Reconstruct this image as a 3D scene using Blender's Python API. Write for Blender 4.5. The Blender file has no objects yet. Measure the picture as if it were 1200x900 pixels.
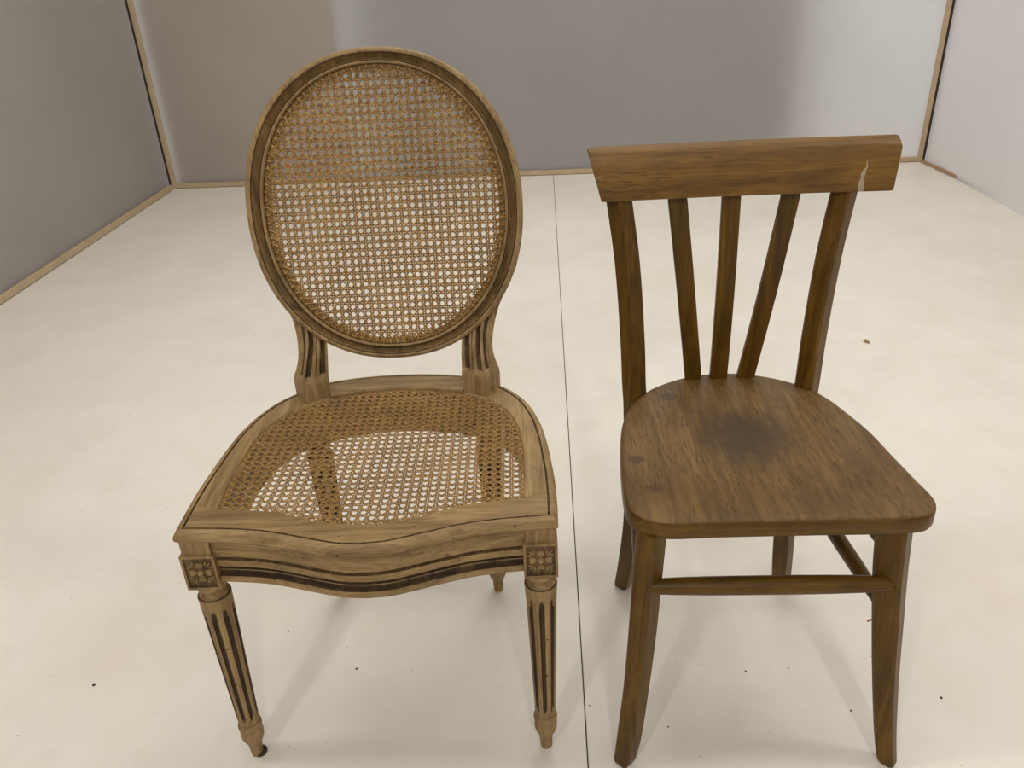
import bpy, bmesh, math, random
import numpy as np
from mathutils import Vector, Matrix

random.seed(7)
rng = np.random.default_rng(7)
scene = bpy.context.scene
col = scene.collection
PI = math.pi

# ------------------------------------------------------------------ camera
FPX, YAW, PITCH, ROLL, CAM_H = 953.9, -0.05364, 0.49304, -0.04964, 1.15
cam_data = bpy.data.cameras.new('camera')
cam_data.sensor_fit = 'HORIZONTAL'
cam_data.sensor_width = 36.0
cam_data.lens = FPX / 1200.0 * 36.0
cam_data.clip_start = 0.02
cam = bpy.data.objects.new('camera', cam_data)
col.objects.link(cam)
fwd = Vector((math.sin(YAW) * math.cos(PITCH), math.cos(YAW) * math.cos(PITCH), -math.sin(PITCH)))
right = Vector((math.cos(YAW), -math.sin(YAW), 0))
up = right.cross(fwd)
r2 = right * math.cos(ROLL) + up * math.sin(ROLL)
u2 = -right * math.sin(ROLL) + up * math.cos(ROLL)
m = Matrix((r2, u2, -fwd)).transposed().to_4x4()
m.translation = Vector((0, 0, CAM_H))
cam.matrix_world = m
scene.camera = cam

# ------------------------------------------------------------------ light and exposure
world = bpy.data.worlds.new('hall_light')
scene.world = world
world.use_nodes = True
bg = world.node_tree.nodes['Background']
bg.inputs['Color'].default_value = (1.0, 0.97, 0.925, 1)
bg.inputs['Strength'].default_value = 0.50


def area(name, loc, target, sx, sy, power, colour):
    d = bpy.data.lights.new(name, 'AREA')
    d.shape = 'RECTANGLE'
    d.size, d.size_y = sx, sy
    d.energy = power
    d.color = colour
    o = bpy.data.objects.new(name, d)
    col.objects.link(o)
    o.location = loc
    o.rotation_euler = (Vector(target) - Vector(loc)).to_track_quat('-Z', 'Y').to_euler()
    return o


WARM = (1.0, 0.96, 0.91)
area('lamp_front', (-1.05, -1.35, 2.75), (-0.3, 1.2, 0), 0.16, 0.3, 16, WARM)
area('lamp_front', (0.42, -1.45, 2.75), (0.4, 1.2, 0), 0.16, 0.3, 16, WARM)
area('lamp_overhead', (0.1, 1.6, 3.0), (0.1, 1.6, 0), 1.6, 1.2, 9, WARM)
area('lamp_overhead', (-1.85, 0.9, 2.7), (-.6, 1.2, 0), 0.3, 1.2, 17, WARM)
area('lamp_overhead', (1.85, 1.1, 2.7), (.6, 1.3, 0), 0.3, 1.2, 17, WARM)
area('lamp_overhead', (0.3, 3.4, 3.0), (0.3, 3.2, 0), 1.6, 0.8, 28, WARM)
# unseen lamps added outside to brighten the sheets from behind
area('lamp_backlight', (3.0, 6.6, 2.6), (1.9, 4.7, .5), 1.3, 1.3, 26, WARM)
area('lamp_backlight', (4.3, 3.2, 2.6), (2.1, 3.6, .6), 0.8, 0.8, 16, WARM)

scene.view_settings.view_transform = 'Standard'
scene.view_settings.look = 'None'
scene.view_settings.gamma = 1.0
scene.view_settings.use_curve_mapping = False
scene.view_settings.exposure = -0.05


# ------------------------------------------------------------------ helpers
def srgb(r, g, b):
    f = lambda c: (c / 255 / 12.92) if c / 255 <= 0.04045 else ((c / 255 + 0.055) / 1.055) ** 2.4
    return (f(r), f(g), f(b), 1.0)


def tag(o, label=None, cat=None, group=None, kind=None):
    if label: o['label'] = label
    if cat: o['category'] = cat
    if group: o['group'] = group
    if kind: o['kind'] = kind
    return o


def mesh_obj(name, verts, faces, mats, parent=None, smooth=35, fmat=None):
    me = bpy.data.meshes.new(name)
    me.from_pydata([tuple(map(float, v)) for v in verts], [], [tuple(map(int, f)) for f in faces])
    if not isinstance(mats, (list, tuple)): mats = [mats]
    for mt in mats: me.materials.append(mt)
    if fmat is not None:
        me.polygons.foreach_set('material_index', [int(i) for i in fmat])
    bm = bmesh.new(); bm.from_mesh(me)
    bmesh.ops.recalc_face_normals(bm, faces=bm.faces)
    bm.to_mesh(me); bm.free()
    if smooth:
        me.polygons.foreach_set('use_smooth', [True] * len(me.polygons))
        me.set_sharp_from_angle(angle=math.radians(smooth))
    me.update()
    o = bpy.data.objects.new(name, me)
    col.objects.link(o)
    if parent: o.parent = parent
    return o


def from_bm(name, bm, mats, parent=None, smooth=35):
    me = bpy.data.meshes.new(name)
    bmesh.ops.recalc_face_normals(bm, faces=bm.faces)
    bm.to_mesh(me); bm.free()
    if not isinstance(mats, (list, tuple)): mats = [mats]
    for mt in mats: me.materials.append(mt)
    if smooth:
        me.polygons.foreach_set('use_smooth', [True] * len(me.polygons))
        me.set_sharp_from_angle(angle=math.radians(smooth))
    o = bpy.data.objects.new(name, me)
    col.objects.link(o)
    if parent: o.parent = parent
    return o


def box_bm(x0, x1, y0, y1, z0, z1, bevel=0.0, seg=2):
    bm = bmesh.new()
    bmesh.ops.create_cube(bm, size=1)
    for v in bm.verts:
        v.co = Vector((x0 + (v.co.x + .5) * (x1 - x0), y0 + (v.co.y + .5) * (y1 - y0), z0 + (v.co.z + .5) * (z1 - z0)))
    if bevel:
        bmesh.ops.bevel(bm, geom=list(bm.edges), offset=bevel, segments=seg, affect='EDGES', profile=.5)
    return bm


def empty(name, loc, rz=0):
    o = bpy.data.objects.new(name, None)
    o.empty_display_size = .1
    col.objects.link(o)
    o.location = loc
    o.rotation_euler = (0, 0, rz)
    return o


def loft(rings, closed_ring=True, closed_path=False, cap=True):
    """rings: list of equal-length point lists -> verts, faces, (ring seg index, profile index) per face"""
    n = len(rings[0]); k = len(rings)
    verts = [p for r in rings for p in r]
    faces, ids = [], []
    for i in range(k if closed_path else k - 1):
        a, b = i * n, ((i + 1) % k) * n
        for j in range(n if closed_ring else n - 1):
            j2 = (j + 1) % n
            faces.append((a + j, a + j2, b + j2, b + j)); ids.append((i, j))
    if cap and not closed_path and closed_ring:
        faces.append(tuple(range(n - 1, -1, -1))); ids.append((-1, -1))
        faces.append(tuple(range((k - 1) * n, k * n))); ids.append((-1, -1))
    return verts, faces, ids


def catmull(pts, per=6, closed=False):
    pts = [np.array(p, float) for p in pts]
    n = len(pts); out = []
    rngi = range(n) if closed else range(n - 1)
    for i in rngi:
        if closed:
            p0, p1, p2, p3 = pts[i - 1], pts[i], pts[(i + 1) % n], pts[(i + 2) % n]
        else:
            p1, p2 = pts[i], pts[i + 1]
            p0 = pts[i - 1] if i > 0 else 2 * p1 - p2
            p3 = pts[i + 2] if i + 2 < n else 2 * p2 - p1
        for s in range(per):
            t = s / per
            out.append(.5 * ((2 * p1) + (-p0 + p2) * t + (2 * p0 - 5 * p1 + 4 * p2 - p3) * t * t + (-p0 + 3 * p1 - 3 * p2 + p3) * t ** 3))
    if not closed: out.append(pts[-1])
    return np.array(out)


def resample(P, n):
    P = np.array(P, float)
    d = np.r_[0, np.cumsum(np.hypot(*(P[1:] - P[:-1]).T))]
    t = np.linspace(0, d[-1], n)
    return np.stack([np.interp(t, d, P[:, 0]), np.interp(t, d, P[:, 1])], 1)


# ------------------------------------------------------------------ materials
class NT:
    def __init__(self, name):
        self.m = bpy.data.materials.new(name); self.m.use_nodes = True
        self.t = self.m.node_tree; self.t.nodes.clear()
        self.out = self.n('ShaderNodeOutputMaterial')

    def n(self, typ, **kw):
        nd = self.t.nodes.new(typ)
        for k, v in kw.items(): setattr(nd, k, v)
        return nd

    def l(self, a, b): self.t.links.new(a, b)

    def coord(self, scale=(1, 1, 1), rot=(0, 0, 0)):
        tc = self.n('ShaderNodeTexCoord'); mp = self.n('ShaderNodeMapping')
        mp.inputs['Scale'].default_value = scale; mp.inputs['Rotation'].default_value = rot
        self.l(tc.outputs['Object'], mp.inputs['Vector'])
        return mp.outputs['Vector']

    def noise(self, vec, scale, detail=4, rough=.55, dist=0):
        nd = self.n('ShaderNodeTexNoise')
        nd.inputs['Scale'].default_value = scale; nd.inputs['Detail'].default_value = detail
        nd.inputs['Roughness'].default_value = rough; nd.inputs['Distortion'].default_value = dist
        self.l(vec, nd.inputs['Vector'])
        return nd.outputs['Fac']

    def ramp(self, fac, stops):
        nd = self.n('ShaderNodeValToRGB')
        cr = nd.color_ramp
        while len(cr.elements) < len(stops): cr.elements.new(.5)
        for e, (p, c) in zip(cr.elements, stops):
            e.position = p; e.color = c if len(c) == 4 else (*c, 1)
        self.l(fac, nd.inputs['Fac'])
        return nd.outputs['Color']

    def mix(self, a, b, fac, mode='MIX'):
        nd = self.n('ShaderNodeMix', data_type='RGBA', blend_type=mode)
        for s, v in ((nd.inputs[0], fac), (nd.inputs[6], a), (nd.inputs[7], b)):
            if hasattr(v, 'is_linked'): self.l(v, s)
            else: s.default_value = v
        return nd.outputs[2]

    def math(self, op, a, b=0.0, c=None):
        nd = self.n('ShaderNodeMath', operation=op)
        for s, v in zip(nd.inputs, (a, b, c)):
            if v is None: continue
            if hasattr(v, 'is_linked'): self.l(v, s)
            else: s.default_value = v
        return nd.outputs[0]

    def principled(self, colour, rough=.5, bump=None, bstr=.3, bdist=.001, spec=.5, coat=0):
        p = self.n('ShaderNodeBsdfPrincipled')
        for s, v in ((p.inputs['Base Color'], colour), (p.inputs['Roughness'], rough)):
            if hasattr(v, 'is_linked'): self.l(v, s)
            else: s.default_value = v
        p.inputs['Specular IOR Level'].default_value = spec
        p.inputs['Coat Weight'].default_value = coat
        p.inputs['Coat Roughness'].default_value = .3
        if bump is not None:
            b = self.n('ShaderNodeBump')
            b.inputs['Strength'].default_value = bstr; b.inputs['Distance'].default_value = bdist
            self.l(bump, b.inputs['Height']); self.l(b.outputs['Normal'], p.inputs['Normal'])
        self.l(p.outputs[0], self.out.inputs['Surface'])
        return self.m


def wood(name, c_dark, c_mid, c_light, axis='x', rough=.55, worm=True, grain=1.0, patch=.5, coat=0.0, spec=.4, tilt=0.0, extra=None):
    t = NT(name)
    s = {'x': (4, 60, 60), 'y': (60, 4, 60), 'z': (60, 60, 4)}[axis]
    v = t.coord(s, (0, 0, tilt))
    g = t.noise(v, 1.0 * grain, 6, .6, .8)
    c = t.ramp(g, [(.30, c_dark), (.5, c_mid), (.72, c_light)])
    big = t.noise(t.coord((9, 9, 9)), 1.0, 4, .6)
    pf = t.ramp(big, [(.35, (.62, .60, .56)), (.6, (1.04, 1.03, 1.0))])
    c = t.mix(c, pf, patch, 'MULTIPLY')
    fine = t.noise(t.coord(tuple(k * 7 for k in s), (0, 0, tilt)), 1.0, 3, .6)
    ff = t.ramp(fine, [(.36, (.45, .40, .34)), (.5, (1, 1, 1))])
    c = t.mix(c, ff, .45, 'MULTIPLY')
    hgt = fine
    if worm:
        vo = t.n('ShaderNodeTexVoronoi', feature='F1')
        vo.inputs['Scale'].default_value = 62
        t.l(t.coord((1, 1, 1)), vo.inputs['Vector'])
        hole = t.math('LESS_THAN', vo.outputs['Distance'], .10)
        mask = t.math('GREATER_THAN', t.noise(t.coord((1, 1, 1)), 21, 2), .53)
        hm = t.math('MULTIPLY', hole, mask)
        c = t.mix(c, srgb(38, 26, 14), hm)
    if extra: c = extra(t, c)
    return t.principled(c, rough, hgt, .25, .0006, spec, coat)


# aged limed beech of the cane chair
AG = (srgb(112, 87, 50), srgb(146, 119, 76), srgb(170, 143, 97))
AD = (srgb(90, 68, 37), srgb(120, 94, 56), srgb(146, 119, 76))
M_beech_x = wood('aged_beech_x', *AG, 'x')
M_beech_y = wood('aged_beech_y', *AG, 'y')
M_beech_z = wood('aged_beech_z', *AG, 'z')
M_cove_brown = wood('cove_brown', *AD, 'z', rough=.6)  # darker brown tone for the hollow band of the oval frame
M_wax = wood('dark_wax', srgb(44, 31, 16), srgb(66, 48, 26), srgb(104, 80, 48), 'z', rough=.6, worm=False)
M_grime_shade = wood('brown_grime_shade', srgb(58, 42, 24), srgb(92, 70, 42), srgb(138, 112, 74), 'z', rough=.6, worm=False, grain=3)  # groove grime; also paints the shadow line under the seat nose


def cane_material():
    t = NT('rattan_cane')
    a = t.noise(t.coord((1, 1, 1)), 260, 3)
    c = t.ramp(a, [(.3, srgb(114, 83, 40)), (.52, srgb(166, 129, 70)), (.75, srgb(202, 165, 104))])
    b = t.noise(t.coord((1, 1, 1)), 14, 3)
    c = t.mix(c, t.ramp(b, [(.35, (.72, .66, .58)), (.62, (1.05, 1.03, 1))]), .7, 'MULTIPLY')
    return t.principled(c, .42, spec=.5)


M_cane = cane_material()

BR = (srgb(70, 47, 4), srgb(94, 66, 10), srgb(116, 84, 18))


def crest_extra(t, c):
    # pale chip running down the board near its right end, and dark scuffs near the left end
    tc = t.n('ShaderNodeTexCoord'); sp = t.n('ShaderNodeSeparateXYZ'); t.l(tc.outputs['Object'], sp.inputs[0])
    wob = t.math('MULTIPLY', t.math('SUBTRACT', t.noise(t.coord((1, 1, 1)), 60, 3), .5), .012)
    x0 = t.math('MULTIPLY_ADD', t.math('SUBTRACT', sp.outputs['Z'], .79), .16, .193)
    d = t.math('ABSOLUTE', t.math('ADD', t.math('SUBTRACT', sp.outputs['X'], x0), wob))
    wd = t.math('MULTIPLY_ADD', t.math('SUBTRACT', .835, sp.outputs['Z']), .09, .0006)
    mk = t.math('LESS_THAN', d, wd)
    mk = t.math('MULTIPLY', mk, t.math('LESS_THAN', sp.outputs['Z'], .837))
    c = t.mix(c, srgb(176, 160, 138), t.math('MULTIPLY', mk, .75))
    st = t.noise(t.coord((30, 30, 300)), 1.0, 4)
    lm = t.math('MULTIPLY', t.math('LESS_THAN', sp.outputs['X'], -.10), t.math('LESS_THAN', sp.outputs['Z'], .835))
    sm = t.math('MULTIPLY', t.math('GREATER_THAN', st, .56), lm)
    return t.mix(c, srgb(62, 40, 12), t.math('MULTIPLY', sm, .55))


def seat_extra(t, c):
    def spot(x, y, rx, ry, colour, amount, soft=.35):
        nonlocal c
        tc = t.n('ShaderNodeTexCoord'); mp = t.n('ShaderNodeMapping')
        mp.vector_type = 'POINT'
        mp.inputs['Location'].default_value = (-x / rx, -y / ry, 0)
        mp.inputs['Scale'].default_value = (1 / rx, 1 / ry, 0)
        t.l(tc.outputs['Object'], mp.inputs['Vector'])
        ln = t.n('ShaderNodeVectorMath', operation='LENGTH'); t.l(mp.outputs[0], ln.inputs[0])
        dd = t.math('ADD', ln.outputs['Value'], t.math('MULTIPLY', t.math('SUBTRACT', t.noise(t.coord((1, 1, 1)), 30, 4), .5), 1.1))
        mr = t.n('ShaderNodeMapRange'); mr.interpolation_type = 'SMOOTHSTEP'
        mr.inputs['From Min'].default_value = 1 + soft; mr.inputs['From Max'].default_value = 1 - soft
        mr.inputs['To Max'].default_value = amount
        t.l(dd, mr.inputs['Value'])
        c = t.mix(c, colour, mr.outputs[0])
    spot(.008, .222, .062, .068, srgb(56, 40, 20), .75, .6)
    spot(-.095, .355, .016, .012, srgb(48, 38, 26), .55)
    spot(-.172, .165, .012, .010, srgb(48, 38, 26), .55)
    spot(-.155, .09, .014, .010, srgb(60, 42, 24), .5)
    # short dark pores along the grain
    po = t.noise(t.coord((420, 34, 420), (0, 0, .12)), 1.0, 2)
    pm = t.math('MULTIPLY', t.math('GREATER_THAN', po, .60), t.math('GREATER_THAN', t.noise(t.coord((1, 1, 1)), 11, 3), .44))
    return t.mix(c, srgb(58, 38, 16), t.math('MULTIPLY', pm, .6))


M_brown_x = wood('brown_varnished_x', *BR, 'x', rough=.42, worm=False, coat=.03, spec=.28)
M_brown_z = wood('brown_varnished_z', *BR, 'z', rough=.42, worm=False, coat=.03, spec=.28)
M_brown_y = wood('brown_varnished_y', *BR, 'y', rough=.42, worm=False, coat=.03, spec=.28)
M_crest = wood('brown_crest', srgb(90, 62, 16), srgb(115, 81, 26), srgb(133, 98, 40), 'x', rough=.46, worm=False, coat=.05, spec=.35, extra=crest_extra)
M_seat = wood('brown_seat', srgb(92, 68, 32), srgb(110, 83, 42), srgb(128, 100, 57), 'y', rough=.5, worm=False, spec=.35, tilt=.12, extra=seat_extra)


def floor_material():
    t = NT('white_painted_board')
    a = t.noise(t.coord((1, 1, 1)), 1.3, 5, .6)
    c = t.ramp(a, [(.3, srgb(226, 216, 204)), (.5, srgb(232, 226, 214)), (.7, srgb(236, 231, 219))])
    b = t.noise(t.coord((1, 1, 1)), 6.5, 6, .65, .4)
    c = t.mix(c, t.ramp(b, [(.33, (.93, .92, .90)), (.55, (1, 1, 1))]), .6, 'MULTIPLY')

    def specks(scale, r, nmask, thr, colour, amt):
        nonlocal c
        vo = t.n('ShaderNodeTexVoronoi', feature='F1'); vo.inputs['Scale'].default_value = scale
        t.l(t.coord((1, 1, 1)), vo.inputs['Vector'])
        wob = t.math('MULTIPLY', t.noise(t.coord((1, 1, 1)), scale * 5, 2), r)
        h = t.math('LESS_THAN', t.math('ADD', vo.outputs['Distance'], wob), r * 1.25)
        mk = t.math('GREATER_THAN', t.noise(t.coord((1, 1, 1)), nmask, 3), thr)
        c = t.mix(c, colour, t.math('MULTIPLY', t.math('MULTIPLY', h, mk), amt))
    specks(16, .035, 3.1, .46, srgb(96, 84, 70), .8)
    specks(30, .05, 5.3, .48, srgb(130, 116, 98), .6)
    specks(70, .09, 4.0, .50, srgb(150, 138, 120), .55)
    # faint scuff strokes
    sc = t.noise(t.coord((5, 22, 1), (0, 0, .5)), 1.0, 5, .7)
    c = t.mix(c, srgb(188, 178, 160), t.math('MULTIPLY', t.math('GREATER_THAN', sc, .73), .30))
    return t.principled(c, .5, b, .08, .002, .35)


M_floor = floor_material()


def sheet_material(name, colour, trans):
    t = NT(name)
    a = t.noise(t.coord((1, 1, 1)), 2.2, 4)
    c = t.mix(colour, t.ramp(a, [(.3, (.95, .95, .95)), (.6, (1, 1, 1))]), 1.0, 'MULTIPLY')
    d = t.n('ShaderNodeBsdfDiffuse'); r = t.n('ShaderNodeBsdfTranslucent'); mx = t.n('ShaderNodeMixShader')
    t.l(c, d.inputs['Color']); t.l(c, r.inputs['Color'])
    mx.inputs[0].default_value = trans
    t.l(d.outputs[0], mx.inputs[1]); t.l(r.outputs[0], mx.inputs[2])
    t.l(mx.outputs[0], t.out.inputs['Surface'])
    return t.m


M_sheet = sheet_material('translucent_sheet', (.80, .79, .78, 1), .68)
M_cloth = sheet_material('white_cloth', (.80, .79, .785, 1), .35)


def plain(name, colour, rough=.7):
    t = NT(name)
    a = t.noise(t.coord((1, 1, 1)), 7, 4)
    c = t.mix(colour, t.ramp(a, [(.3, (.88, .87, .86)), (.65, (1, 1, 1))]), 1.0, 'MULTIPLY')
    return t.principled(c, rough, spec=.2)


M_grey_board = plain('grey_board', srgb(112, 106, 102))
M_batten = plain('pale_batten', srgb(190, 168, 136))
M_brown_board = plain('brown_board', srgb(176, 146, 118))
M_tan_board = plain('tan_board', srgb(140, 122, 104))
M_sub = plain('dark_subfloor', srgb(64, 56, 48))
M_debris = plain('dark_debris', srgb(70, 56, 40))
M_chip = plain('tan_chip', srgb(160, 138, 96))
M_orange = plain('orange_crumb', srgb(176, 120, 60))

# ------------------------------------------------------------------ the setting
YB, XL, XR, WH = 4.646, -2.166, 2.103, 2.5
SEAM = 0.045
fl = from_bm('floor', box_bm(XL - .25, XR + .25, -2.6, YB + .25, -.06, -.019), M_sub, smooth=0)
tag(fl, 'white painted board floor split by one long seam', 'floor', kind='structure')
for x0, x1 in ((XL - .2, SEAM - .0010), (SEAM + .0010, XR + .2)):
    from_bm('floor_panel', box_bm(x0, x1, -2.6, YB + .2, -.019, 0, .0012, 1), M_floor, fl, smooth=0)


def sheet_wall(name, p0, p1, z0, z1, inward, amp, mat, label, nx=70, nz=40, seed=1, thick=.004):
    """a stretched sheet between two floor points, gently creased, with real thickness"""
    p0, p1, inward = np.array(p0), np.array(p1), np.array(inward)
    L = np.hypot(*(p1 - p0)); g = np.random.default_rng(seed)
    waves = [(g.uniform(1, 5), g.uniform(-2.5, 2.5), g.uniform(0, 6), g.uniform(.3, 1)) for _ in range(9)]
    fr, bk = [], []
    for k in range(nz + 1):
        for i in range(nx + 1):
            u, w = i / nx, k / nz
            h = sum(a * math.sin(fx * u * L * 2 + fz * w * 5 + ph) for fx, fz, ph, a in waves) / 5
            edge = min(1, u * 8, (1 - u) * 8, w * 6 + .1)
            p = p0 + (p1 - p0) * u + inward * h * amp * edge
            z = z0 + (z1 - z0) * w
            fr.append((p[0], p[1], z)); q = p - inward * thick; bk.append((q[0], q[1], z))
    n = len(fr); faces = []
    idx = lambda i, k: k * (nx + 1) + i
    for k in range(nz):
        for i in range(nx):
            a, b, c, d = idx(i, k), idx(i + 1, k), idx(i + 1, k + 1), idx(i, k + 1)
            faces.append((a, b, c, d))
    o = mesh_obj(name, fr, faces, mat, smooth=60)
    return tag(o, label, 'wall', kind='structure')


wb = sheet_wall('wall_back', (XL, YB), (XR, YB), .0, WH, (0, -1), .010, M_sheet, 'translucent grey sheet wall stretched across the back of the booth', seed=4)
wl = sheet_wall('wall_left', (XL, -2.4), (XL, YB - .02), .0, WH, (1, 0), .006, M_sheet, 'taut grey sheet wall along the left of the booth', seed=2)
wr = sheet_wall('wall_right', (XR, -2.4), (XR, YB - .02), .0, WH, (-1, 0), .032, M_cloth, 'softly creased white cloth wall on the right', seed=9, nx=110)
# boards behind the back sheet show through it; the left-wall board is added
from_bm('backing_board', box_bm(-2.12, -1.095, YB + .03, YB + .05, 0, WH), M_brown_board, wb, smooth=0)
from_bm('backing_board', box_bm(-1.03, 1.46, YB + .16, YB + .18, 0, WH), M_grey_board, wb, smooth=0)
from_bm('backing_board', box_bm(XL - .09, XL - .07, -2.4, YB + .02, 0, WH), M_tan_board, wl, smooth=0)  # unseen board added to block light and keep the left sheet dark


def batten(name, x0, x1, y0, y1, z0, z1, label, mat=None):
    o = from_bm(name, box_bm(x0, x1, y0, y1, z0, z1, .002, 1), mat or M_batten, smooth=0)
    return tag(o, label, 'trim', kind='structure')


batten('baseboard_back', XL + .02, XR - .02, YB - .030, YB - .012, .003, .027, 'thin pale batten along the foot of the back wall')
batten('baseboard_left', XL + .012, XL + .026, -2.4, YB - .06, .004, .032, 'pale batten along the foot of the left wall')
batten('baseboard_right', XR - .034, XR - .026, 3.85, YB - .04, .0, .020, 'short brown batten at the foot of the right wall', M_brown_board)
for vt in bpy.data.objects['baseboard_right'].data.vertices:      # its near end runs in under the cloth
    vt.co.x += (YB - .04 - vt.co.y) * .085
batten('trim_1', XL + .012, XL + .036, YB - .034, YB - .014, .0, WH, 'pale upright batten in the left back corner')
batten('trim_2', XR - .044, XR - .022, YB - .034, YB - .014, .0, WH, 'pale upright batten in the right back corner')
batten('gap_strip_right', XR - .020, XR - .006, YB - .030, YB - .010, .0, WH, 'dark strip standing in for the shaded gap in the right back corner', M_sub)  # solid dark strip put in for the shade of the open gap
batten('gap_strip_left', XL + .001, XL + .010, YB - .036, YB - .016, .0, WH, 'dark strip standing in for the shaded gap in the left back corner', M_sub)  # dark strip painted in for the shade between batten and sheet


# ================================================================== CANE CHAIR
cc = empty('cane_chair', (-.258, .878, 0), .033)
tag(cc, 'carved pale wooden chair with oval cane back and cane seat, on fluted legs', 'chair')

# ---- seat frame: outer and inner plan curves (right half), from centre front round to centre back
of = catmull([(0, -.051), (.03, -.0487), (.055, -.0425), (.085, -.033), (.12, -.022), (.15, -.0145), (.19, -.009), (.23, -.006), (.264, -.004)], 8)
os_ = catmull([(.264, -.004), (.265, .04), (.2645, .10), (.2615, .15), (.2565, .21), (.246, .275), (.224, .338), (.190, .385), (.15, .411), (.10, .4285), (.05, .437), (0, .4395)], 8)
inf = catmull([(0, .003), (.03, .0055), (.07, .0145), (.10, .027), (.13, .038), (.166, .0445), (.19, .047), (.2175, .050)], 8)
ins = catmull([(.2175, .050), (.2195, .12), (.2185, .18), (.213, .237), (.199, .285), (.173, .326), (.14, .351), (.10, .369), (.05, .381), (0, .386)], 8)
NF, NS = 33, 61
of, inf = resample(of, NF), resample(inf, NF)
os_, ins = resample(os_, NS), resample(ins, NS)


def mirror_full(a):
    left = a[1:][::-1] * np.array([-1, 1])
    return np.vstack([left, a])


def normals2(P):
    T = np.gradient(P, axis=0); T /= np.linalg.norm(T, axis=1)[:, None]
    return np.stack([T[:, 1], -T[:, 0]], 1)


PROFILE = [('t', .10, .374), ('t', .10, .452), ('t', 0, .454), ('t', 0, .4625), ('t', .03, .4648),
           ('o', -.0140, .4650), ('o', -.0132, .4622), ('o', -.0118, .4622), ('o', -.0108, .4652),
           ('o', -.006, .4645), ('o', -.002, .4615), ('o', 0, .4565), ('o', 0, .4515), ('o', -.003, .4472), ('o', -.0085, .4458),
           ('o', -.0108, .4440), ('o', -.0095, .4405), ('o', -.0095, .4170), ('o', -.0125, .4160), ('o', -.0125, .4142), ('o', -.0072, .4130),
           ('o', -.0058, .4080), ('o', -.0072, .4025), ('o', -.0130, .4010), ('o', -.0135, .3965), ('o', -.0105, .3950), ('o', -.0105, .3935),
           ('o', -.0135, .3920), ('o', -.0125, .3875), ('o', -.0062, .3855), ('o', -.0038, .3805), ('o', -.0060, .3750), ('o', -.0120, .3725)]
DARK = {5: 2, 6: 2, 7: 2, 13: 2, 14: 2, 17: 1, 18: 1, 19: 2, 22: 2, 23: 1, 24: 1, 27: 1, 28: 1}  # faces just below the nose get its shadow painted in


def rail_rings(Po, Pi, Nv, lift=0.0):
    rings = []
    for p, q, nv in zip(Po, Pi, Nv):
        ring = []
        for kind, a, z in PROFILE:
            if kind == 't': xy = q + (p - q) * a
            else: xy = p + nv * a
            if lift and z > .4615: z += lift
            ring.append((xy[0], xy[1], z))
        rings.append(ring)
    return rings


def rail(name, Po, Pi, Nv, mat, lift=0.0, line=True):
    v, f, ids = loft(rail_rings(Po, Pi, Nv, lift))
    return mesh_obj(name, v, f, [mat, M_wax, M_grime_shade], cc, 32, [DARK.get(j, 0) if i >= 0 and (line or j > 7) else 0 for i, j in ids])


nf = normals2(of); ns = normals2(os_)
nf[0] = (0, -1); ns[-1] = (0, 1)
nf[-1] = ns[0] = (1, -1)           # mitred front corner
# index on the side curve where the front rail's joint lies
J = 6
K = int(np.argmin(np.hypot(os_[:, 0] - .150, os_[:, 1] - .411)))
gap = .0004


def shift(P, d): return P + np.array(d)


# front rail: left joint -> corner -> front -> corner -> right joint
side_o, side_i, side_n = os_[1:J + 1], ins[:1].repeat(J, 0) + np.linspace(0, .0005, J)[:, None], ns[1:J + 1]
half_o = np.vstack([of, side_o]); half_i = np.vstack([inf, side_i]); half_n = np.vstack([nf, side_n])
full_o, full_i = mirror_full(half_o), mirror_full(half_i)
full_n = np.vstack([half_n[1:][::-1] * np.array([-1, 1]), half_n])
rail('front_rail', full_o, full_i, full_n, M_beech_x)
# side rails
so = os_[J:K + 1].copy(); sn = ns[J:K + 1].copy()
si = resample(ins[:K + 1], len(so))
so[0, 1] += gap; si[0, 1] += gap
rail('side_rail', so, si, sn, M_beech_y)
mx = np.array([-1, 1])
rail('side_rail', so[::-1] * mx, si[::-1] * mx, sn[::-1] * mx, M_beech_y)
# back rail, standing a little proud of the cane
bo, bi, bn = mirror_full(os_[K:][::-1]), mirror_full(ins[K:][::-1]), None
hn = ns[K:][::-1]
bn = np.vstack([hn[1:][::-1] * mx, hn])
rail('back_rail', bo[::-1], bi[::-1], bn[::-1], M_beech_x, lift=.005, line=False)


# ---- cane weaving
def pip(P, poly):
    x, y = P[:, 0], P[:, 1]; inside = np.zeros(len(P), bool)
    x1, y1 = poly[:, 0], poly[:, 1]; x2, y2 = np.roll(x1, -1), np.roll(y1, -1)
    for a, b, c, d in zip(x1, y1, x2, y2):
        cond = (b > y) != (d > y)
        if d != b:
            inside ^= cond & (x < (c - a) * (y - b) / (d - b) + a)
    return inside


class Ribbons:
    def __init__(self): self.v, self.f, self.n = [], [], 0

    def add(self, pts, w, h=.0005):
        """pts: n x 3 in panel space (x, y, out); half-round strip"""
        pts = np.asarray(pts, float); n = len(pts)
        T = np.gradient(pts[:, :2], axis=0); T /= np.linalg.norm(T, axis=1)[:, None] + 1e-12
        S = np.zeros_like(pts); S[:, 0], S[:, 1] = -T[:, 1], T[:, 0]
        up_ = np.array([0, 0, 1.0])
        ring = np.stack([pts - S * w / 2, pts + up_ * h, pts + S * w / 2, pts - up_ * h * .6], 1)
        self.v.append(ring.reshape(-1, 3))
        b = self.n
        for i in range(n - 1):
            for j in range(4):
                j2 = (j + 1) % 4
                self.f.append((b + i * 4 + j, b + i * 4 + j2, b + i * 4 + 4 + j2, b + i * 4 + 4 + j))
        self.n += 4 * n


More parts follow.
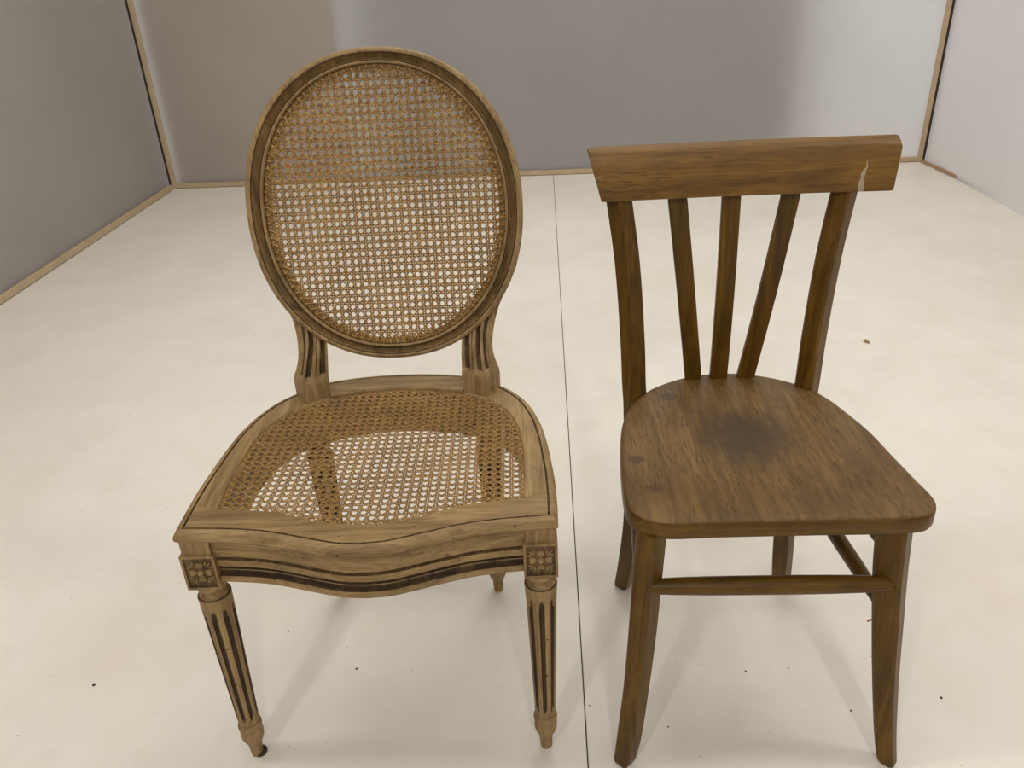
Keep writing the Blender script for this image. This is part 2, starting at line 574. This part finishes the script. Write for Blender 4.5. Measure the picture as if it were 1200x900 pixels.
def weave(rb, poly, p, x0, y0, ws=.0021, wd=.0023, pair=.00165, sag=None):
    lo, hi = poly.min(0), poly.max(0); ext = float(np.hypot(*(hi - lo)))
    def strand(o, d, w, zfun):
        s = np.arange(-ext, ext, .0012); P = np.array(o) + s[:, None] * np.array(d)
        ins_ = pip(P, poly)
        if not ins_.any(): return
        e = np.flatnonzero(np.diff(np.r_[0, ins_.astype(int), 0]))
        for a, b in zip(e[::2], e[1::2]):
            s0, s1 = s[a], s[b - 1]
            if s1 - s0 < .004: continue
            n = max(2, int(math.ceil((s1 - s0) / (p * .5))) + 1)
            ss = np.linspace(s0, s1, n); Q = np.array(o) + ss[:, None] * np.array(d)
            z = zfun(Q) + rng.normal(0, .00008, n)
            Q = Q + rng.normal(0, .00010, Q.shape)
            rb.add(np.column_stack([Q, z]), w * rng.uniform(.92, 1.08))
    i0, i1 = int((lo[0] - x0) / p) - 1, int((hi[0] - x0) / p) + 1
    for i in range(i0, i1 + 1):
        for sgn in (-1, 1):
            strand((x0 + i * p + sgn * pair, y0), (0, 1), ws, lambda Q: -.0002 + .0003 * sgn * np.cos((Q[:, 1] - y0) / p * 2 * PI))
    j0, j1 = int((lo[1] - y0) / p) - 1, int((hi[1] - y0) / p) + 1
    for j in range(j0, j1 + 1):
        for sgn in (-1, 1):
            strand((x0, y0 + j * p + sgn * pair), (1, 0), ws, lambda Q: .0003 + .0003 * sgn * np.cos((Q[:, 0] - x0) / p * 2 * PI))
    r = math.sqrt(.5); span = int(ext / p) + 2
    for k in range(-2 * span, 2 * span):
        strand((x0 + (k + .5) * p, y0), (r, r), wd, lambda Q: .0011 + .0003 * np.cos((Q[:, 0] - x0) / p * 2 * PI))
        strand((x0 + (k + .5) * p, y0), (-r, r), wd, lambda Q: .0014 - .0004 * np.cos((Q[:, 0] - x0) / p * 2 * PI))


def edge_stitches(rb, curve, pitch, inset, w=.0021, z=.0016, cross=1.25, loops=True):
    """curve: closed polyline; X stitches from rim holes into the panel"""
    C = np.vstack([curve, curve[:1]])
    d = np.r_[0, np.cumsum(np.hypot(*(C[1:] - C[:-1]).T))]
    n = int(d[-1] / pitch); cen = curve.mean(0)

    def at(s):
        s = s % d[-1]
        return np.array([np.interp(s, d, C[:, 0]), np.interp(s, d, C[:, 1])])

    def inw(s, k):
        p0, p1 = at(s - .003), at(s + .003); t_ = (p1 - p0) / np.linalg.norm(p1 - p0)
        nn = np.array([-t_[1], t_[0]]); p_ = at(s)
        if nn @ (cen - p_) < 0: nn = -nn
        return p_ + nn * k
    st = d[-1] / n
    for k in range(n):
        s = k * st
        for sg in (-1, 1):
            a, b = inw(s, -.002), inw(s + sg * cross * st, inset)
            ts = np.linspace(0, 1, 4)[:, None]
            q = a + (b - a) * ts
            zz = z + .0008 * np.sin(ts[:, 0] * PI) + (.0004 if sg > 0 else 0)
            zz[0] -= .003
            rb.add(np.column_stack([q, zz]), w)
        if loops:
            a, b = inw(s + st * .5, -.001), inw(s + st * .5, inset * .45)
            ts = np.linspace(0, 1, 4)[:, None]; q = a + (b - a) * ts
            rb.add(np.column_stack([q, z + .0012 * np.sin(ts[:, 0] * PI)]), w * 1.25, .0009)


def build_ribbons(name, rb, to_local, parent):
    V = to_local(np.vstack(rb.v))
    me = bpy.data.meshes.new(name)
    me.from_pydata(V.tolist(), [], rb.f)
    me.materials.append(M_cane)
    me.polygons.foreach_set('use_smooth', [True] * len(me.polygons))
    o = bpy.data.objects.new(name, me); col.objects.link(o); o.parent = parent
    tag(o, kind='stuff')
    return o


# seat panel
inner_loop = np.vstack([mirror_full(np.vstack([inf, ins[1:]]))[:-1]])
seat_poly = inner_loop.copy()
cen = np.array([0, .2]); dv = seat_poly - cen
seat_poly = cen + dv * (1 + .003 / np.linalg.norm(dv, axis=1))[:, None]
rb = Ribbons()
weave(rb, seat_poly, .0134, 0.0, .2)
edge_stitches(rb, inner_loop, .0134, .008, loops=False, z=.0008)
build_ribbons('cane_seat_panel', rb, lambda P: np.column_stack([P[:, 0], P[:, 1], .4612 + P[:, 2] - .003 * np.clip(1 - ((P[:, 0] / .2) ** 2 + ((P[:, 1] - .2) / .19) ** 2), 0, 1)]), cc)

# ---- oval back
MC, MT = np.array([.0060, .436, .7750]), .20
EX, EV, EN = np.array([1, 0, 0]), np.array([0, math.sin(MT), math.cos(MT)]), np.array([0, -math.cos(MT), math.sin(MT)])


def sup(A, B, n, u):
    cu, su = np.cos(u), np.sin(u)
    return np.stack([A * np.sign(cu) * np.abs(cu) ** (2 / n), B * np.sign(su) * np.abs(su) ** (2 / n)], 1)


def smooth_closed(A, B, n, N):
    P = sup(A, B, n, np.linspace(0, 2 * PI, 4000, endpoint=False))
    P = np.vstack([P, P[:1]])
    return resample(P, N + 1)[:-1]


NU = 144
Eo, Ei = smooth_closed(.2283, .2515, 2.15, NU), smooth_closed(.1980, .2265, 2.12, NU)
OVAL = [(0, -.015), (0, .001), (.0008, .0055), (.0035, .0088), (.0075, .0098), (.0100, .0090), (.0104, .0072), (.0112, .0072), (.0118, .0086),
        (.0135, .0050), (.0160, .0012), (.0190, -.0004), (.0218, .0022), (.0236, .0062), (.0240, .0042), (.0250, .0042), (.0255, .0066),
        (.0275, .0070), (.0295, .0058), (.0305, .0030), (.0308, -.0015), (.0400, -.0020), (.0400, -.0130), (.030, -.017), (.008, -.018)]
ODARK = {5: 2, 6: 1, 7: 2, 8: 3, 9: 3, 10: 3, 11: 3, 13: 1, 14: 1, 19: 1}
rings = []
for a, b in zip(Eo, Ei):
    dvec = (b - a)
    ring = []
    for s, h in OVAL:
        q = a + dvec * (s / .0308)
        ring.append(MC + EX * q[0] + EV * q[1] + EN * h)
    rings.append(ring)
v, f, ids = loft(rings, True, True)


def beech_oval():
    return wood('aged_beech_oval', *AG, 'z', grain=.8)


mesh_obj('back_oval_frame', v, f, [beech_oval(), M_wax, M_grime_shade, M_cove_brown], cc, 32, [ODARK.get(j, 0) for i, j in ids])

rb = Ribbons()
weave(rb, smooth_closed(.1965, .2250, 2.12, 160), .0128, .001, 0)
edge_stitches(rb, smooth_closed(.1980, .2265, 2.12, 300), .0125, .0165, w=.0024, cross=1.3)


def to_oval(P):
    bulge = .004 * np.clip(1 - (P[:, 0] / .2) ** 2 - (P[:, 1] / .23) ** 2, 0, 1)
    return MC + P[:, :1] * EX + P[:, 1:2] * EV + (P[:, 2:3] - .001 - bulge[:, None]) * EN


build_ribbons('cane_back_panel', rb, to_oval, cc)


# ---- back posts (uprights between seat and oval), fluted, turned towards the middle
def post(sx):
    #        z      F front            I inner           B back            O outer     flute
    keys = [(.430, (-.158, .346), (-.116, .369), (-.140, .408), (-.182, .385), 0),
            (.470, (-.158, .346), (-.116, .369), (-.140, .408), (-.182, .385), 0),
            (.494, (-.158, .348), (-.116, .371), (-.140, .410), (-.182, .387), 0),
            (.502, (-.158, .350), (-.1165, .373), (-.140, .411), (-.180, .388), .1),
            (.512, (-.1555, .354), (-.1165, .376), (-.138, .411), (-.176, .389), 1),
            (.535, (-.1525, .363), (-.116, .379), (-.136, .407), (-.170, .389), 1),
            (.560, (-.1505, .380), (-.117, .388), (-.135, .409), (-.1700, .396), 1),
            (.585, (-.1525, .393), (-.122, .398), (-.140, .412), (-.1740, .404), 1),
            (.610, (-.1600, .4055), (-.135, .4075), (-.150, .415), (-.1815, .410), 1),
            (.640, (-.1760, .414), (-.157, .415), (-.170, .424), (-.1975, .417), 1),
            (.670, (-.1960, .421), (-.184, .422), (-.194, .429), (-.2120, .422), 1),
            (.690, (-.2060, .418), (-.198, .419), (-.204, .425), (-.2170, .425), .6)]
    arr = np.array([[k[0], *k[1], *k[2], *k[3], *k[4], k[5]] for k in keys])
    zs = np.unique(np.r_[np.linspace(.43, .69, 50), .4995, .5055, .5085])
    # smooth interpolation
    dense = catmull(arr, 12)
    cols = np.stack([np.interp(zs, dense[:, 0], dense[:, c]) for c in range(1, 10)], 1)
    rings = []
    front = [(0, 0), (.07, 0), (.11, .55), (.22, 1), (.33, .55), (.40, 0), (.47, 0), (.50, .35), (.53, 0), (.60, 0), (.67, .55), (.78, 1), (.89, .55), (.94, 0), (1, 0)]
    side = [(.06, 0), (.14, 0), (.22, .6), (.36, 1), (.50, .6), (.60, 0), (1, 0)]
    fl_prof = []
    for r in cols:
        F, I, B, O, g = r[0:2], r[2:4], r[4:6], r[6:8], min(1, max(0, r[8]))
        z = zs[len(rings)]
        nf_ = (I - F); nf_ = np.array([-nf_[1], nf_[0]]) / np.linalg.norm(nf_)
        ns_ = (O - F); ns_ = np.array([ns_[1], -ns_[0]]) / np.linalg.norm(ns_)
        cm = (F + I + B + O) / 4
        if nf_ @ (cm - F) < 0: nf_ = -nf_
        if ns_ @ (cm - F) < 0: ns_ = -ns_
        depth = .0062 * g * min(1, np.linalg.norm(I - F) / .035)
        pts = []
        for s, dd in front: pts.append(F + (I - F) * s + nf_ * dd * depth)
        pts.append(I + (B - I) * .5); pts.append(B); pts.append(B + (O - B) * .5)
        for s, dd in side[::-1]: pts.append(F + (O - F) * s + ns_ * dd * depth * .8)
        xo = .006 * min(1, max(0, (z - .5) / .1))
        rings.append([(p[0] * -sx + xo, p[1], z) for p in pts])
    v, f, ids = loft(rings)
    nfp = len(front)
    darkj = {2, 3, 9, 10, 11, 6, 7}
    sd0 = nfp + 3
    darkj = {2, 3, 10, 11, 6} | {sd0 + 2, sd0 + 3}
    fm = [1 if (j in darkj and i >= 0 and zs[i] > .507) else 0 for i, j in ids]
    mesh_obj('back_post', v, f, [M_beech_z, M_wax], cc, 40, fm)


for sx in (-1, 1): post(sx)


# ---- front corner blocks with carved rosettes
def ellipsoid(bm, c, ax, ay, az, ang, rx, ry, rz_, useg=10, vseg=6):
    ca, sa = math.cos(ang), math.sin(ang)
    ret = bmesh.ops.create_uvsphere(bm, u_segments=useg, v_segments=vseg, radius=1)
    for vt in ret['verts']:
        x, y, z = vt.co.x * rx, vt.co.y * ry, vt.co.z * rz_
        X, Y = x * ca - y * sa, x * sa + y * ca
        vt.co = Vector(c) + Vector(ax) * X + Vector(ay) * Y + Vector(az) * z


def corner_block(sx):
    x0, x1 = (.2145, .2625) if sx > 0 else (-.2625, -.2145)
    yf, yb, z0, z1 = -.0065, .043, .366, .4255
    bm = box_bm(x0, x1, yf, yb, z0, z1)
    front = [fc for fc in bm.faces if abs(fc.calc_center_median().y - yf) < 1e-6]
    bmesh.ops.inset_region(bm, faces=front, thickness=.0055)
    r = bmesh.ops.inset_region(bm, faces=front, thickness=.0006, depth=-.0032)
    for fc in front: fc.material_index = 1
    for fc in r['faces']: fc.material_index = 1
    # stepped neck above the block
    b2 = box_bm(x0 + .0035, x1 - .0035, yf + .0035, yb, z1 - .001, .449, .001, 1)
    me = bpy.data.meshes.new('tmp'); b2.to_mesh(me); b2.free(); bm.from_mesh(me); bpy.data.meshes.remove(me)
    blk = from_bm('corner_block', bm, [M_beech_z, M_grime_shade], cc, 30)
    bm = bmesh.new()
    cx, cz, y = (x0 + x1) / 2, (z0 + z1) / 2, yf + .0030
    ax, ay, az = (1, 0, 0), (0, 0, 1), (0, -1, 0)
    for k in range(4):
        a = k * PI / 2
        c = (cx + math.cos(a) * .0108, y, cz + math.sin(a) * .0108)
        ellipsoid(bm, c, ax, ay, az, a, .0060, .0050, .0028)
        for pd in (-.0027, .0027):
            c = (cx + math.cos(a) * .0118 - math.sin(a) * pd, y, cz + math.sin(a) * .0118 + math.cos(a) * pd)
            ellipsoid(bm, c, ax, ay, az, a + pd * 80, .0052, .0030, .0040)
        a += PI / 4
        for da, ra, ln in ((0, .0172, .0056), (-.26, .0178, .0036), (.26, .0178, .0036)):
            c = (cx + math.cos(a + da) * ra, y, cz + math.sin(a + da) * ra)
            ellipsoid(bm, c, ax, ay, az, a + da * 2.2, ln, .0019, .0028)
    ellipsoid(bm, (cx, y, cz), ax, ay, az, 0, .0050, .0050, .0066, 14, 8)
    from_bm('rosette', bm, M_beech_x, blk, 60)


for sx in (-1, 1): corner_block(sx)


# ---- turned and fluted legs
def turned_leg():
    prof = [(.3660, .0185), (.3655, .0195), (.3645, .0215), (.3610, .0225), (.3575, .0215), (.3560, .0185), (.3520, .0165), (.3475, .0162), (.3450, .0178), (.3435, .0215),
            (.3420, .0236), (.3400, .0240), (.3380, .0236)]
    for z in (.332, .324, .320, .316, .312, .306, .28, .24, .20, .16, .12, .100, .096, .092, .088, .084): prof.append((z, .0163 + (.0236 - .0163) * (z - .078) / (.338 - .078)))
    prof += [(.0790, .0162), (.0778, .0145), (.0755, .0140), (.0740, .0165), (.0715, .0186), (.0670, .0188), (.0645, .0178), (.0638, .0165), (.0600, .0172), (.0520, .0182), (.0440, .0176), (.0360, .0150), (.0290, .0115), (.0260, .0106), (.0100, .0098), (.0020, .0094), (.0, .0085)]
    offs = [(-22.5, 0), (-14, 0), (-10.5, .1), (-8.5, .65), (-4.5, 1), (0, 1.05), (4.5, 1), (8.5, .65), (10.5, .1), (14, 0)]
    rings, flut = [], []
    for z, r in prof:
        if .086 <= z <= .322:
            # rounded ends of each flute
            t_ = min(1, (z - .086) / .010, (.322 - z) / .012); g = math.sqrt(max(0, t_))
        else: g = 0
        flut.append(g)
        ring = []
        for k in range(8):
            for o_, dd in offs:
                a = math.radians(k * 45 - 90 + o_ * (1 if g == 0 else 1))
                rr = r - .0048 * dd * g * (r / .021)
                ring.append((rr * math.cos(a), rr * math.sin(a), z))
        rings.append(ring)
    v, f, ids = loft(rings)
    no = len(offs)
    fm = []
    for i, j in ids:
        g2 = min(flut[i], flut[min(i + 1, len(flut) - 1)]) if i >= 0 else 0
        dk = (g2 > .95 and (j % no) in (2, 3, 4, 5, 6, 7)) or (g2 > .6 and (j % no) in (3, 4, 5, 6)) or (g2 > .2 and (j % no) in (4, 5))
        ringdark = i >= 0 and (abs(prof[i][0] - .3435) < 1e-6 or abs(prof[i][0] - .0790) < 1e-6 or abs(prof[i][0] - .0645) < 1e-6)
        fm.append(1 if dk or (ringdark) else 0)
    return v, f, fm


lv, lf, lfm = turned_leg()
leg0 = mesh_obj('leg', lv, lf, [M_beech_z, M_wax], cc, 40, lfm)
leg0.location = (-.2375, .008, 0)
leg0.rotation_euler = (-.022, 0, 0)
for x, y in ((.2375, .006), (-.157, .376), (.155, .376)):
    o = leg0.copy(); col.objects.link(o); o.parent = cc; o.location = (x, y, 0)
    if y > .1: o.rotation_euler = (0, 0, 0)

# worn dark glide under the left front foot
gl = [[(r * math.cos(2 * PI * k / 16), r * math.sin(2 * PI * k / 16), z) for k in range(16)] for z, r in ((0, .0105), (.0035, .0112), (.006, .0100))]
v, f, ids = loft(gl)
mesh_obj('foot_glide', v, f, M_sub, leg0, 40).location = (.0045, .0015, -.0002)

# ================================================================== BROWN CHAIR
bc = empty('wooden_chair', (.303, .88, 0), .019)
tag(bc, 'plain brown varnished chair with solid seat and fanned back slats', 'chair')

# seat board
outline = [(.0, .437), (.055, .431), (.105, .410), (.148, .374), (.172, .335), (.188, .284), (.202, .227), (.211, .153), (.2185, .093), (.2235, .058), (.2215, .034), (.209, .0165), (.190, .0085),
           (.150, .0065), (.08, .0075), (0, .0085), (-.08, .009), (-.135, .008), (-.166, .0125), (-.187, .027), (-.1985, .049), (-.2005, .085), (-.197, .151), (-.189, .232), (-.177, .291), (-.155, .343), (-.117, .389), (-.058, .424)]
OL = catmull(outline, 5, True)
cen = np.array([.008, .215])


def seat_ring(s=1.0, inset=0.0, z=0.0):
    d_ = OL - cen; L = np.linalg.norm(d_, axis=1)[:, None]
    P = cen + d_ * s * (1 - inset / L)
    return [(p[0], p[1], z) for p in P]


rings = [seat_ring(.3, 0, .4240), seat_ring(1, .005, .4240), seat_ring(1, .001, .4255), seat_ring(1, 0, .4280), seat_ring(1, 0, .4475), seat_ring(1, .0012, .4520), seat_ring(1, .0045, .4545), seat_ring(1, .009, .4550),
         seat_ring(.85, 0, .4545), seat_ring(.7, 0, .4530), seat_ring(.5, 0, .4515), seat_ring(.25, 0, .4508), seat_ring(.06, 0, .4506)]
v, f, ids = loft(rings)
SE = len(v)
mesh_obj('seat', v, f, [M_seat, M_brown_x], bc, 40, [1 if 0 <= i < 5 else 0 for i, j in ids])


def square_ring(c, half, ang, chamf=.12, ratio=1.0):
    pts = []
    ca, sa = math.cos(ang), math.sin(ang)
    cs = [(half, half * ratio), (-half, half * ratio), (-half, -half * ratio), (half, -half * ratio)]
    cs = [np.array((x * ca - y * sa, x * sa + y * ca)) for x, y in cs]
    for k in range(4):
        n0, nx, pv = cs[k], cs[(k + 1) % 4], cs[k - 1]
        for tgt in (pv, nx):
            q = n0 + (tgt - n0) * chamf
            pts.append((c[0] + q[0], c[1] + q[1], c[2]))
    return pts


def square_post(name, keys, ang, ratio=1.0):
    """keys: (x, y, z, half width) from the floor up"""
    D = catmull([np.array(k) for k in keys], 6)
    rings = []
    b = D[0]
    rings.append(square_ring(b[:3], b[3] * .82, ang, .25, ratio))
    rings.append(square_ring((b[0], b[1], b[2] + .004), b[3] * .95, ang, .12, ratio))
    for r in D[1:]: rings.append(square_ring(r[:3], r[3], ang, .12, ratio))
    v, f, ids = loft(rings)
    return mesh_obj(name, v, f, M_brown_z, bc, 35)


for sx in (-1, 1):
    square_post('back_leg', [(sx * .1585, .387, 0, .0145), (sx * .151, .378, .07, .0155), (sx * .1435, .370, .18, .016), (sx * .1445, .370, .30, .0165), (sx * .1475, .374, .42, .0165), (sx * .1505, .380, .47, .0165),
                             (sx * .154, .389, .55, .0165), (sx * .164, .403, .68, .0165), (sx * .1805, .418, .80, .0165)], sx * math.radians(45))


square_post('front_leg', [(-.2010, -.016, 0, .0130), (-.1930, -.008, .05, .0150), (-.1825, .006, .15, .0155), (-.1755, .016, .25, .0164), (-.171, .024, .34, .0168), (-.1665, .030, .4270, .0168)], math.radians(45))
square_post('front_leg', [(.2080, -.026, 0, .0125), (.2000, -.014, .06, .0142), (.1905, .004, .16, .0166), (.1825, .016, .25, .0188), (.1740, .025, .34, .0204), (.1680, .031, .4270, .0212)], math.radians(-40), .82)


def rod(name, a, b, r, mat, n=14, parent=bc):
    a, b = np.array(a, float), np.array(b, float); d_ = (b - a) / np.linalg.norm(b - a)
    s_ = np.cross(d_, [0, 0, 1.0]); s_ /= np.linalg.norm(s_); w_ = np.cross(s_, d_)
    rings = []
    for t_ in np.linspace(0, 1, 9):
        rr = r * (1 - .22 * abs(2 * t_ - 1) ** 3)
        c = a + (b - a) * t_
        rings.append([tuple(c + rr * (math.cos(2 * PI * k / n) * s_ + math.sin(2 * PI * k / n) * w_)) for k in range(n)])
    v, f, ids = loft(rings)
    return mesh_obj(name, v, f, mat, parent, 50)


rod('front_stretcher', (-.172, .013, .338), (.172, .013, .332), .0138, M_brown_x)
for sx in (-1, 1):
    rod('side_stretcher', (sx * .1735, .022, .280), (sx * .1455, .368, .280), .0122, M_brown_y)
    rod('side_stretcher', (sx * .172, .028, .374), (sx * .1480, .372, .374), .0122, M_brown_y)


# crest rail: a wide board with raked ends, a little dished
def crest_rail():
    n = 26; rings = []
    for k in range(n + 1):
        t_ = .5 - .5 * math.cos(PI * k / n)
        xt, xb = -.2305 + t_ * (.2525 + .2305), -.2085 + t_ * (.2435 + .2085)
        dish = .006 * (1 - (2 * t_ - 1) ** 2)
        e = min(1, min(t_, 1 - t_) / .016)
        ro = .0028 * (1 - math.sqrt(max(0, 1 - (1 - e) ** 2)))
        zt, zb = .8690 - ro * 1.6, .7895 + ro * .4
        yf, yb = .388 + dish, .413 + dish
        P = lambda y, s: (xb + (xt - xb) * (s - .7895) / (.869 - .7895), y + (s - .79) * .16, s)
        rings.append([P(yf + .001, zb), P(yf, zb + .004), P(yf + .0005, zb + .04), P(yf + .001, zt - .012), P(yf + .0022, zt - .0092), P(yf + .011, zt - .0035), P(yf + .018, zt),
                      P(yb - .003, zt - .003), P(yb, zt - .008), P(yb, zb + .003), P(yb - .002, zb)])
    v, f, ids = loft(rings)
    mesh_obj('crest_rail', v, f, M_crest, bc, 40)


crest_rail()


def slat(xb0, xb1, xt0, xt1):
    rings = []
    for k in range(9):
        t_ = k / 8
        z = .445 + t_ * .355
        x0, x1 = xb0 + (xt0 - xb0) * t_, xb1 + (xt1 - xb1) * t_
        y = .419 - .004 * t_ - .006 * math.sin(PI * t_) + .0; th = .0055
        c = .0015
        rings.append([(x0 + c, y - th, z), (x1 - c, y - th, z), (x1, y - th + c, z), (x1, y + th - c, z), (x1 - c, y + th, z), (x0 + c, y + th, z), (x0, y + th - c, z), (x0, y - th + c, z)])
    v, f, ids = loft(rings)
    mesh_obj('slat', v, f, M_brown_z, bc, 35)


slat(-.053, -.024, -.103, -.0725)
slat(-.0105, .020, -.015, .0145)
slat(.036, .067, .0815, .1105)

# frayed splinter where the lower stretcher meets the right front leg
rod('splinter', (.158, .018, .259), (.150, .012, .262), .0016, M_orange, 6)

# ------------------------------------------------------------------ debris on the floor
def crumb(name, loc, r, mat, label, cat, group=None, flat=.5):
    bm = bmesh.new()
    bmesh.ops.create_icosphere(bm, subdivisions=2, radius=1)
    g = np.random.default_rng(int(abs(loc[0] * 1000) + loc[1] * 100))
    sx_, sy_ = g.uniform(.7, 1.5), g.uniform(.5, .9)
    for vt in bm.verts:
        k = 1 + g.uniform(-.22, .22)
        vt.co = Vector((vt.co.x * r * sx_ * k, vt.co.y * r * sy_ * k, max(vt.co.z, -.6) * r * flat * k))
    zmin = min(vt.co.z for vt in bm.verts)
    for vt in bm.verts: vt.co.z -= zmin
    for vt in bm.verts: vt.co *= .85
    o = from_bm(name, bm, mat, None, 25)
    o.location = (loc[0], loc[1], 0); o.rotation_euler = (0, 0, g.uniform(0, 6))
    tag(o, label, cat, group)


crumb('wood_chip', (.999, 2.359), .011, M_chip, 'tan wood chip lying alone on the floor right of the brown chair', 'chip')
for x, y, r, lab in ((-.8426, 1.0203, .0040, 'dark speck on the bare floor left of the cane chair'),
                     (-.3663, 1.0528, .0032, 'black speck on the floor between the front legs of the cane chair'),
                     (-.5189, 1.1473, .0030, 'dark speck in the leg shadow under the cane chair'),
                     (.4883, .9551, .0026, 'black speck beside the brown chair right front leg'),
                     (.3335, 1.0401, .0026, 'dark speck on the floor in the middle under the brown chair'),
                     (.6467, .9802, .0026, 'dark speck on the floor right of the brown chair')):
    crumb('debris_speck', (x, y), r, M_debris, lab, 'debris', 'dark specks on the floor')
crumb('orange_crumb', (.181, .9246), .0022, M_orange, 'tiny orange crumb on the floor between the brown chair legs', 'crumb')
